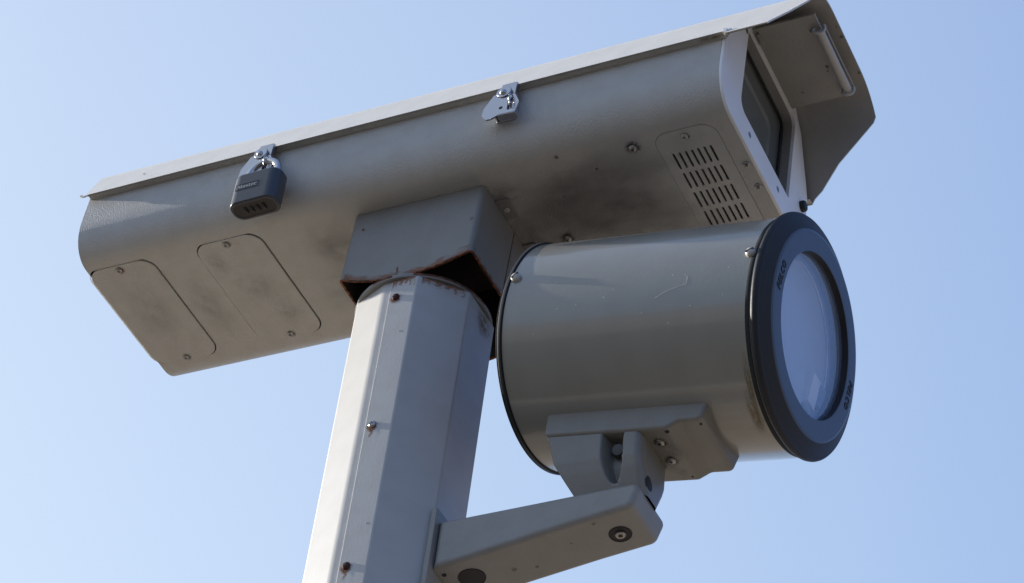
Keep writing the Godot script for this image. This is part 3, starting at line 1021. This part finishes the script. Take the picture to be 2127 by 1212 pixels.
func build_latch(t: Node3D, dx: float, dz: float) -> void:
	# draw latch on the near wall; (x, z) seen from the viewer, out is -y
	var N := Transform3D(Basis(Vector3(1, 0, 0), Vector3(0, 0, 1), Vector3(0, -1, 0)), Vector3(dx, 0, dz))
	var mb := MB.new()
	mb.prism(rounded([[0.5135, 0.0352, 0.002], [0.5355, 0.0348, 0.002], [0.5365, 0.0600, 0.002], [0.5300, 0.0785, 0.001], [0.5150, 0.0785, 0.001], [0.5125, 0.0600, 0.002]]), N, 0.0320, 0.0345, 0.0, 0.0005, 2)
	var base := part("latch", mb, M.chrome, t)
	# cheeks of the bracket
	mb = MB.new()
	for x in [0.5145, 0.5330]:
		mb.prism(PackedVector2Array([Vector2(x, 0.0365), Vector2(x + 0.0016, 0.0365), Vector2(x + 0.0016, 0.0680), Vector2(x, 0.0680)]), N, 0.0344, 0.0462)
	part("bracket_cheek", mb, M.chrome, base)
	# keeper strap hooked over the lip
	mb = MB.new()
	mb.prism(rounded([[0.5200, 0.0560, 0.003], [0.5372, 0.0560, 0.003], [0.5372, 0.0775, 0.0012], [0.5200, 0.0775, 0.0012]]), N, 0.0452, 0.0468, 0.0004, 0.0004, 2)
	mb.prism(PackedVector2Array([Vector2(0.5360, 0.0570), Vector2(0.5374, 0.0570), Vector2(0.5374, 0.0770), Vector2(0.5360, 0.0770)]), N, 0.0400, 0.0453)
	mb.prism(PackedVector2Array([Vector2(0.5200, 0.0764), Vector2(0.5372, 0.0764), Vector2(0.5372, 0.0778), Vector2(0.5200, 0.0778)]), N, 0.0395, 0.0453)
	part("keeper_strap", mb, M.chrome, base)
	# handle plate with its slot and hole
	mb = MB.new()
	var outline := rounded([[0.5040, 0.0330, 0.003], [0.5095, 0.0258, 0.003], [0.5150, 0.0252, 0.004], [0.5245, 0.0295, 0.008], [0.5330, 0.0290, 0.006], [0.5425, 0.0285, 0.002], [0.5450, 0.0430, 0.004], [0.5385, 0.0570, 0.003], [0.5290, 0.0535, 0.003], [0.5190, 0.0560, 0.003], [0.5160, 0.0625, 0.002], [0.5130, 0.0600, 0.002], [0.5048, 0.0430, 0.006]])
	mb.plate(outline, [rrect(0.5322, 0.0330, 0.5380, 0.0520, 0.0027), disc(0.5250, 0.0390, 0.0022, 16)], N, 0.0470, 0.0488)
	# turned-down lower edge of the handle
	mb.prism(rounded([[0.5215, 0.0285, 0.0005], [0.5425, 0.0275, 0.0005], [0.5425, 0.0290, 0.0], [0.5215, 0.0300, 0.0]]), N, 0.0400, 0.0486, 0.0, 0.0006, 2)
	part("handle", mb, M.chrome, base)
	# pivot disc with a domed rivet
	mb = MB.new()
	mb.prism(disc(0.5255, 0.0625, 0.0082, 28), N, 0.0480, 0.0502, 0.0, 0.0006, 2)
	var pivot := part("pivot_disc", mb, M.chrome, base)
	mb = MB.new()
	var f := Transform3D(N.basis, N * Vector3(0.5248, 0.0612, 0.0502))
	var dome := PackedVector2Array()
	for i in 7:
		var a := PI / 2 * i / 6
		dome.append(Vector2(0.0036 * cos(a) if i < 6 else 0.0, 0.0030 * sin(a)))
	mb.lathe(dome, f, 20, 60.0)
	part("rivet", mb, M.steel, pivot)
	# two small split rings through the slot
	for k in 2:
		mb = MB.new()
		var ring := PackedVector3Array()
		for i in 20:
			var a := TAU * i / 20
			ring.append(N * Vector3(0.5345 + 0.0014 * k + 0.0016 * cos(a), 0.0500 - 0.006 * k + 0.0058 * sin(a), 0.0490 + 0.0052 * cos(a + 0.35)))
		mb.tube(ring, 0.0007, true, 8)
		part("split_ring", mb, M.steel, base)
	# black block that stands in for the shade inside the bracket
	mb = MB.new()
	mb.prism(PackedVector2Array([Vector2(0.5165, 0.0375), Vector2(0.5328, 0.0375), Vector2(0.5328, 0.0660), Vector2(0.5165, 0.0660)]), N, 0.0346, 0.0400)
	part("bracket_shade", mb, M.black, base)

# ---------------------------------------------------------------- arm with its tilt bracket
func build_arm() -> void:
	var t := thing("support_arm", "tapering off white bracket arm on the right side of the pole carrying the round floodlight", "bracket", Transform3D(POLE.basis, Vector3(0, TOP, 0)))
	var mb := MB.new()
	# wall plate against the pole: (y, z), out is +x
	var X := Transform3D(Basis(Vector3(0, 1, 0), Vector3(0, 0, 1), Vector3(1, 0, 0)), Vector3.ZERO)
	mb.prism(rounded([[-0.0345, -0.4980, 0.003], [0.0355, -0.4980, 0.003], [0.0355, -0.3925, 0.003], [-0.0345, -0.3925, 0.003]]), X, 0.0676, 0.0726, 0.0, 0.0008, 2)
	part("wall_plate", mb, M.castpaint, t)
	# arm: (x, z) outline, across y
	var Y := Transform3D(Basis(Vector3(1, 0, 0), Vector3(0, 0, 1), Vector3(0, -1, 0)), Vector3.ZERO)   # z of this frame is -y
	var side := rounded([[0.0730, -0.4590, 0.0], [0.0900, -0.4578, 0.0], [0.1060, -0.4558, 0.0], [0.1220, -0.4535, 0.0], [0.1370, -0.4514, 0.0], [0.1530, -0.4490, 0.0], [0.1850, -0.4444, 0.0], [0.2160, -0.4400, 0.0], [0.2700, -0.4335, 0.009], [0.2795, -0.4068, 0.008], [0.0730, -0.4050, 0.0]], 5)
	mb = MB.new()
	mb.prism(side, Y, -0.0325, 0.0290, 0.0058, 0.0058, 6, 40.0)
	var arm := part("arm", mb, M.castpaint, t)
	# bolt holes in the underside: dark wells with a bolt in the outer one
	var slope := Vector3(-0.0065, 0, -0.053).normalized()
	slope = Vector3(0.0065 / 0.053, 0, -1).normalized()
	for h in [[0.2460, 0.0035, 0.0105, true], [0.1005, -0.0008, 0.0128, false]]:
		var z := table(h[0], [[0.0745, -0.4590], [0.0900, -0.4578], [0.1220, -0.4535], [0.1530, -0.4490], [0.2160, -0.4400], [0.2690, -0.4335]])
		var f := frame(Vector3(h[0], h[1], z), slope)
		mb = MB.new()
		mb.lathe(PackedVector2Array([Vector2(0.0, 0.0004), Vector2(h[2], 0.0004)]), f, 32)
		mb.lathe(PackedVector2Array([Vector2(h[2] - 0.0006, 0.0003), Vector2(h[2], 0.0009), Vector2(h[2] + 0.0004, 0.0)]), f, 32)
		var well := part("bolt_well", mb, M.black, arm)
		if h[3]:
			mb = MB.new()
			mb.lathe(PackedVector2Array([Vector2(0.0050, 0.0004), Vector2(0.0050, 0.0016), Vector2(0.0043, 0.0024), Vector2(0.0, 0.0024)]), f, 24)
			var bolt := part("bolt", mb, M.dullsteel, well)
			var hexa := PackedVector2Array()
			for i in 6:
				hexa.append(Vector2(cos(TAU * i / 6), sin(TAU * i / 6)) * 0.0024)
			mb = MB.new()
			mb.prism(hexa, f, 0.0018, 0.00255)
			part("hex_recess", mb, M.black, well)
	mb = MB.new()
	mb.lathe(PackedVector2Array([Vector2(0.0, 0.0004), Vector2(0.0022, 0.0004), Vector2(0.0022, -0.0002)]), frame(Vector3(0.0790, -0.0145, -0.4588), slope), 16)
	part("drain_hole", mb, M.black, arm)
	for s in [[0.2011, -0.004, 0.0014], [0.140, 0.006, 0.004], [0.16, 0.012, 0.003], [0.23, -0.02, 0.003]]:
		stain("dirt_spot", arm, M.moss if s[2] > 0.002 else M.soot, Vector3(s[0], s[1], table(s[0], [[0.0745, -0.4590], [0.0900, -0.4578], [0.1220, -0.4535], [0.1530, -0.4490], [0.2160, -0.4400], [0.2690, -0.4335]]) - 0.0004), slope, Vector3(1, 0, 0), s[2] * 2, s[2] * 2)
	build_yoke(t)

func build_yoke(t: Node3D) -> void:
	# cast tilt bracket between the arm's end and the floodlight: rings from the floodlight's saddle down to the arm
	var rows := 30
	var ring := 132
	var pts := []
	for j in rows + 1:
		var v := float(j) / rows
		var row := []
		var xl := table(v, [[0.0, 0.1815], [0.45, 0.1905], [1.0, 0.2140]])
		var xr := lerpf(0.2770, 0.2785, v)
		var yn := table(v, [[0.0, -0.0352], [0.42, -0.0350], [0.60, -0.0310], [1.0, -0.0190]])
		var yf := -yn - 0.008
		var rr := 0.008
		for i in ring:
			# round the plan: near side, front, far side, back
			var s := float(i) / ring
			var p := Vector2.ZERO
			var depth := 0.0
			if s < 0.5:
				var u := s / 0.5
				p = Vector2(lerpf(xl, xr - rr, u), yn)
				# U-shaped pocket that takes the bolt
				var half := 0.0100
				if v > 0.80:
					half = 0.0
				elif v > 0.30:
					half = 0.0100 * pow(maxf(0.0, 1.0 - pow((v - 0.30) / 0.50, 2)), 0.6)
				var xc := lerpf(0.2478, 0.2490, v)
				var q := (p.x - xc)
				if half > 0.0:
					var left := smoothstep(-half - 0.0015, -half + 0.0050, q)
					var right := smoothstep(half + 0.0010, half - 0.0008, q)
					depth = 0.017 * left * right * smoothstep(0.0, 0.0045, half)
				p.y += depth
			elif s < 0.58:
				var a := -PI / 2 + PI / 2 * (s - 0.5) / 0.08
				p = Vector2(xr - rr + rr * cos(a), yn + rr + rr * sin(a))
			elif s < 0.72:
				p = Vector2(xr, lerpf(yn + rr, yf - rr, (s - 0.58) / 0.14))
			elif s < 0.80:
				var a := PI / 2 * (s - 0.72) / 0.08
				p = Vector2(xr - rr + rr * cos(a), yf - rr + rr * sin(a))
			else:
				p = Vector2(lerpf(xr - rr, xl, (s - 0.80) / 0.19), yf) if s < 0.99 else Vector2(xl, lerpf(yf, yn, 0.5))
			var top := -0.3400 - (p.x - 0.1797) * 0.1711 + 0.003
			var bot := -0.4135
			row.append(Vector3(p.x, p.y, lerpf(top, bot, v)))
		pts.append(row)
	var mb := MB.new()
	var nrm := []
	for j in rows + 1:
		var rn := []
		for i in ring:
			var a: Vector3 = pts[j][(i + 1) % ring] - pts[j][(i - 1 + ring) % ring]
			var b: Vector3 = pts[mini(j + 1, rows)][i] - pts[maxi(j - 1, 0)][i]
			var c := b.cross(a).normalized()
			rn.append(c)
		nrm.append(rn)
	for j in rows:
		for i in ring:
			var q := (i + 1) % ring
			mb.quad(pts[j][i], pts[j][q], pts[j + 1][q], pts[j + 1][i], nrm[j][i], nrm[j][q], nrm[j + 1][q], nrm[j + 1][i])
	var yoke := part("tilt_bracket", mb, M.saddlepaint, t)
	mb = MB.new()
	var f := frame(Vector3(0.2500, -0.0215, -0.3610), Vector3(0, -1, -0.25))
	mb.lathe(PackedVector2Array([Vector2(0.0068, -0.004), Vector2(0.0068, 0.0035), Vector2(0.0056, 0.0050), Vector2(0.0036, 0.0054), Vector2(0.0, 0.0054)]), f, 24)
	part("bolt", mb, M.gunmetal, yoke)
	mb = MB.new()
	mb.lathe(PackedVector2Array([Vector2(0.0, 0.0009), Vector2(0.0064, 0.0007), Vector2(0.0085, 0.0)]), frame(Vector3(0.2778, -0.0125, -0.3985), Vector3(1, 0, 0.02)), 28)
	part("pivot_hole", mb, M.black, yoke)

# ---------------------------------------------------------------- floodlight
func build_lamp() -> void:
	var t := thing("floodlight", "round drum floodlight with black rubber bezel and clear glass front", "floodlight", LAMP)
	# lathe frame: its z is the drum's axis (+x), its x points to the far side (+y), its y up (+z)
	var A := Transform3D(Basis(Vector3(0, 1, 0), Vector3(0, 0, 1), Vector3(1, 0, 0)), Vector3.ZERO)
	var mb := MB.new()
	mb.lathe(PackedVector2Array([Vector2(0.1118, -0.0856), Vector2(0.1124, -0.0850), Vector2(0.1124, 0.1700)]), A, 128, 60.0)
	mb.lathe(PackedVector2Array([Vector2(0.1110, 0.1700), Vector2(0.1110, -0.0850)]), A, 64)
	var body := part("drum", mb, M.lamppaint, t)
	mb = MB.new()
	mb.lathe(PackedVector2Array([Vector2(0.0, -0.0915), Vector2(0.1128, -0.0915), Vector2(0.1138, -0.0908), Vector2(0.1138, -0.0900), Vector2(0.1120, -0.0896)]), A, 128, 50.0)
	part("back_plate", mb, M.rubber, t)
	mb = MB.new()
	mb.lathe(PackedVector2Array([Vector2(0.1100, -0.0897), Vector2(0.1136, -0.0897), Vector2(0.1142, -0.0890), Vector2(0.1142, -0.0863), Vector2(0.1134, -0.0857), Vector2(0.1110, -0.0857)]), A, 128, 50.0)
	part("rear_gasket", mb, M.black, t)
	# bezel
	mb = MB.new()
	var prof := PackedVector2Array([Vector2(0.1118, 0.1700), Vector2(0.1126, 0.1704)])
	for i in 9:
		var a := -PI / 2 + PI * i / 8
		prof.append(Vector2(0.1128 + 0.0038 * cos(a), 0.1748 + 0.0040 * sin(a)))
	prof.append_array([Vector2(0.1118, 0.1793), Vector2(0.1106, 0.1799), Vector2(0.1000, 0.1849)])
	mb.lathe(prof, A, 144, 35.0)
	var bezel := part("bezel", mb, M.rubber, t)
	mb = MB.new()
	mb.lathe(PackedVector2Array([Vector2(0.1121, 0.1640), Vector2(0.1127, 0.1660), Vector2(0.1129, 0.1690), Vector2(0.1120, 0.1702)]), A, 144, 50.0)
	part("rear_seal", mb, M.gap, bezel)
	mb = MB.new()
	mb.lathe(PackedVector2Array([Vector2(0.1000, 0.1849), Vector2(0.0985, 0.1856), Vector2(0.0970, 0.1860), Vector2(0.0800, 0.1860), Vector2(0.0790, 0.1855)]), A, 144, 50.0)
	part("bezel_face", mb, M.bezelface, bezel)
	mb = MB.new()
	mb.lathe(PackedVector2Array([Vector2(0.0790, 0.1855), Vector2(0.0786, 0.1780), Vector2(0.0780, 0.1770)]), A, 144, 35.0)
	part("inner_seal", mb, M.black, bezel)
	# raised maker's lettering on both sides of the bezel
	for s in 2:
		var side := -1.0 if s == 0 else 1.0
		var tm := TextMesh.new()
		tm.text = "PELCO"
		var font := SystemFont.new()
		font.font_names = PackedStringArray(["Droid Sans"])
		font.font_weight = 700
		tm.font = font
		tm.font_size = 32
		tm.pixel_size = 0.00035
		tm.depth = 0.0006
		tm.material = M.rubber
		var o := MeshInstance3D.new()
		o.name = numbered("lettering", bezel)
		o.mesh = tm
		# letters stand with their tops outwards
		var up := Vector3(0, side, 0)
		var right := Vector3(0, 0, -side)
		o.transform = Transform3D(Basis(right * 0.95, up * 0.95, Vector3(1, 0, 0)), Vector3(0.1862, side * 0.0885, -0.001))
		bezel.add_child(o, true)
	# glass, reflector bowl and the blocks inside it
	mb = MB.new()
	mb.lathe(PackedVector2Array([Vector2(0.0795, 0.1765), Vector2(0.0, 0.1765)]), A, 96)
	mb.lathe(PackedVector2Array([Vector2(0.0, 0.1795), Vector2(0.0795, 0.1795)]), A, 96)
	for i in mb.n.size():
		pass
	part("front_glass", mb, M.lens, t)
	mb = MB.new()
	mb.lathe(PackedVector2Array([Vector2(0.0768, 0.1655), Vector2(0.0752, 0.1640), Vector2(0.0735, 0.1636), Vector2(0.03, 0.1590), Vector2(0.0, 0.1590)]), A, 128, 25.0)
	var refl := part("reflector", mb, M.reflector, t)
	mb = MB.new()
	mb.lathe(PackedVector2Array([Vector2(0.0792, 0.1768), Vector2(0.0792, 0.1735), Vector2(0.0778, 0.1728), Vector2(0.0768, 0.1655)]), A, 128, 25.0)
	part("barrel_wall", mb, M.barrel, refl)
	for rg in [[0.0762, 0.1652, 0.0013], [0.0786, 0.1738, 0.0005]]:
		var loop := PackedVector3Array()
		for i in 96:
			var a := TAU * i / 96
			loop.append(Vector3(rg[1], rg[0] * cos(a), rg[0] * sin(a)))
		mb = MB.new()
		mb.tube(loop, rg[2], true, 8)
		part("retaining_ring", mb, M.steel, refl)
	mb = MB.new()
	mb.box(Vector3(0.1600, 0.0480, -0.0370), Vector3(0.1675, 0.0640, -0.0030), 0.001)
	part("pale_block", mb, M.tab, refl)  # pale block set behind the glass
	mb = MB.new()
	mb.box(Vector3(0.1600, 0.0640, -0.0300), Vector3(0.1690, 0.0765, -0.0060), 0.001)
	mb.box(Vector3(0.1600, 0.0450, -0.0440), Vector3(0.1640, 0.0700, -0.0400), 0.001)
	part("bluish_blocks", mb, M.barrel, refl)  # bluish blocks beside the pale one
	# button screws round the drum's ends
	for s in [-0.0806, 0.1634]:
		for a in [176.4, 56.0]:
			var rad := deg_to_rad(a)
			var out := Vector3(0, cos(rad), sin(rad))
			screw(t, Vector3(s, 0, 0) + out * 0.1123, out, 0.0052, 0.0052, M.smooth, "slot", 0.9 if s < 0 else 0.5)
	# saddle under the drum, its front part stepped up: (s, c) outline across b
	var Y := Transform3D(Basis(Vector3(1, 0, 0), Vector3(0, 0, 1), Vector3(0, -1, 0)), Vector3.ZERO)
	mb = MB.new()
	mb.prism(rounded([[-0.0520, -0.0900, 0.0], [-0.0470, -0.1300, 0.006], [0.0800, -0.1300, 0.007], [0.0910, -0.1225, 0.007], [0.1130, -0.1225, 0.006], [0.1190, -0.0900, 0.0]], 5), Y, -0.0415, 0.0405, 0.004, 0.004, 4, 40.0)
	var saddle := part("saddle", mb, M.saddlepaint, t)
	for b in [-0.0197, 0.0078]:
		screw(saddle, Vector3(0.0655, b, -0.1300), Vector3(0, 0, -1), 0.0044, 0.0026, M.dullsteel, "hex", 0.2)
		stain("soot_ring", saddle, M.soot, Vector3(0.0655, b, -0.1303), Vector3(0, 0, -1), Vector3(0, 1, 0), 0.018, 0.017)
	for g in [[0.058, 0.015, 0.03], [0.075, -0.005, 0.035], [0.068, 0.026, 0.02]]:
		stain("grime_dark_patch", saddle, M.grime2, Vector3(g[0], g[1], -0.1305), Vector3(0, 0, -1), Vector3(0, 1, 0), g[2], g[2])
	for g in [[0.0785, -0.034, 0.005], [0.110, -0.032, 0.003], [0.076, 0.034, 0.003]]:
		var mbh := MB.new()
		mbh.lathe(PackedVector2Array([Vector2(0.0, 0.0004), Vector2(g[2] * 0.4, 0.0003), Vector2(g[2] * 0.5, -0.0005)]), frame(Vector3(g[0], g[1], -0.1300 if g[0] < 0.09 else -0.1225), Vector3(0, 0, -1)), 14)
		part("casting_hole", mbh, M.black, saddle)
	# lichen and grime along the bezel's lower edge: bands that hug the drum
	for band in [[222.0, 262.0, 0.157, 0.1664], [240.0, 275.0, 0.150, 0.1664]]:
		var gb := MB.new()
		var k := 12
		for i in k:
			var q := []
			for c in [[0, 0], [1, 0], [1, 1], [0, 1]]:
				var ang := deg_to_rad(lerpf(band[0], band[1], float(i + c[0]) / k))
				var out := Vector3(0, cos(ang), sin(ang))
				q.append([Vector3(lerpf(band[2], band[3], c[1]), 0, 0) + out * (0.1127 if band[0] < 230 else 0.1129), out, Vector2(float(i + c[0]) / k, c[1])])
			for j in [0, 2, 1, 0, 3, 2]:
				gb.v.append(q[j][0])
				gb.n.append(q[j][1])
				gb.uv.append(q[j][2])
		part("lichen", gb, M.moss, body)
	# scratch and chips in the drum's paint
	var sc := PackedVector3Array()
	for g in [[0.0738, -163.3], [0.080, -165.2], [0.088, -167.0], [0.096, -168.2], [0.1040, -169.2], [0.1043, -171.5], [0.1040, -173.6]]:
		var rad := deg_to_rad(g[1])
		sc.append(Vector3(g[0], cos(rad) * 0.1124, sin(rad) * 0.1124))
	mb = MB.new()
	mb.tube(sc, 0.00022, false, 5)
	part("scratch", mb, M.chip, body)
	var rng := RandomNumberGenerator.new()
	rng.seed = 5
	for i in 16:
		var rad := deg_to_rad(rng.randf_range(-182.0, -150.0))
		var out := Vector3(0, cos(rad), sin(rad))
		mb = MB.new()
		mb.lathe(PackedVector2Array([Vector2(0.0, 0.00025), Vector2(rng.randf_range(0.0004, 0.0008), 0.0)]), frame(Vector3(rng.randf_range(-0.07, 0.15), 0, 0) + out * 0.1123, out), 6)
		part("paint_chip", mb, M.chip, body)

# ---------------------------------------------------------------- padlock
func build_padlock() -> void:
	# hangs plumb from the rear latch
	var c := HOUSING * Vector3(0.2465, -0.0472, 0.0015)
	var t := thing("padlock", "dark grey four digit combination padlock hanging from the rear latch of the camera housing", "padlock", Transform3D(POLE.basis, c))
	var mb := MB.new()
	var plan := rrect(-0.0280, -0.0135, 0.0280, 0.0135, 0.0115, 10)
	mb.prism(plan, Transform3D.IDENTITY, -0.0215, 0.0225, 0.0012, 0.004, 4)
	var body := part("lock_body", mb, M.lock, t)
	# dial face in a recess underneath
	mb = MB.new()
	var F := Transform3D(Basis(Vector3(1, 0, 0), Vector3(0, -1, 0), Vector3(0, 0, -1)), Vector3.ZERO)
	mb.plate(rrect(-0.0262, -0.0117, 0.0262, 0.0117, 0.0098, 8), [rrect(-0.0245, -0.0100, 0.0245, 0.0100, 0.0085, 8)], F, 0.0205, 0.0222)
	part("lower_rim", mb, M.lock, body)
	mb = MB.new()
	mb.prism(rrect(-0.0245, -0.0100, 0.0245, 0.0100, 0.0085, 8), F, 0.0205, 0.0217)
	var face := part("dial_face", mb, M.lockface, body)
	for i in 4:
		var x := -0.0105 + i * 0.0072
		mb = MB.new()
		mb.lathe(PackedVector2Array([Vector2(0.0, -0.0014), Vector2(0.0064, -0.0014), Vector2(0.0068, -0.0010), Vector2(0.0068, 0.0010), Vector2(0.0064, 0.0014), Vector2(0.0, 0.0014)]), frame(Vector3(x, 0.0, -0.0172), Vector3(1, 0, 0)), 20, 30.0)
		part("dial", mb, M.black, face)
	# lettering in its frame
	mb = MB.new()
	for b in [[-0.0205, -0.0035, 0.0070, -0.0030], [-0.0205, 0.0045, 0.0070, 0.0050], [-0.0205, -0.0030, -0.0200, 0.0045], [0.0065, -0.0030, 0.0070, 0.0045]]:
		mb.box(Vector3(b[0], -0.0138, b[1]), Vector3(b[2], -0.0134, b[3]))
	part("label_frame", mb, M.black, body)
	var tm := TextMesh.new()
	tm.text = "Master"
	var font := SystemFont.new()
	font.font_names = PackedStringArray(["Droid Serif"])
	font.font_weight = 700
	tm.font = font
	tm.font_size = 32
	tm.pixel_size = 0.00021
	tm.depth = 0.0006
	tm.material = M.dullsteel
	var o := MeshInstance3D.new()
	o.name = "lettering"
	o.mesh = tm
	o.transform = Transform3D(Basis(Vector3(1, 0, 0), Vector3(0, 0, 1), Vector3(0, -1, 0)), Vector3(-0.0067, -0.0136, 0.0008))
	body.add_child(o, true)
	# shackle
	mb = MB.new()
	var path := PackedVector3Array([Vector3(-0.0180, 0.0, 0.018), Vector3(-0.0180, 0.0, 0.0270)])
	for i in range(1, 16):
		var a := PI - PI * i / 16
		path.append(Vector3(0.0180 * cos(a), 0.0, 0.0270 + 0.0200 * sin(a)))
	path.append(Vector3(0.0180, 0.0, 0.0270))
	path.append(Vector3(0.0180, 0.0, 0.018))
	mb.tube(path, 0.0042, false, 16)
	part("shackle", mb, M.steel, t)
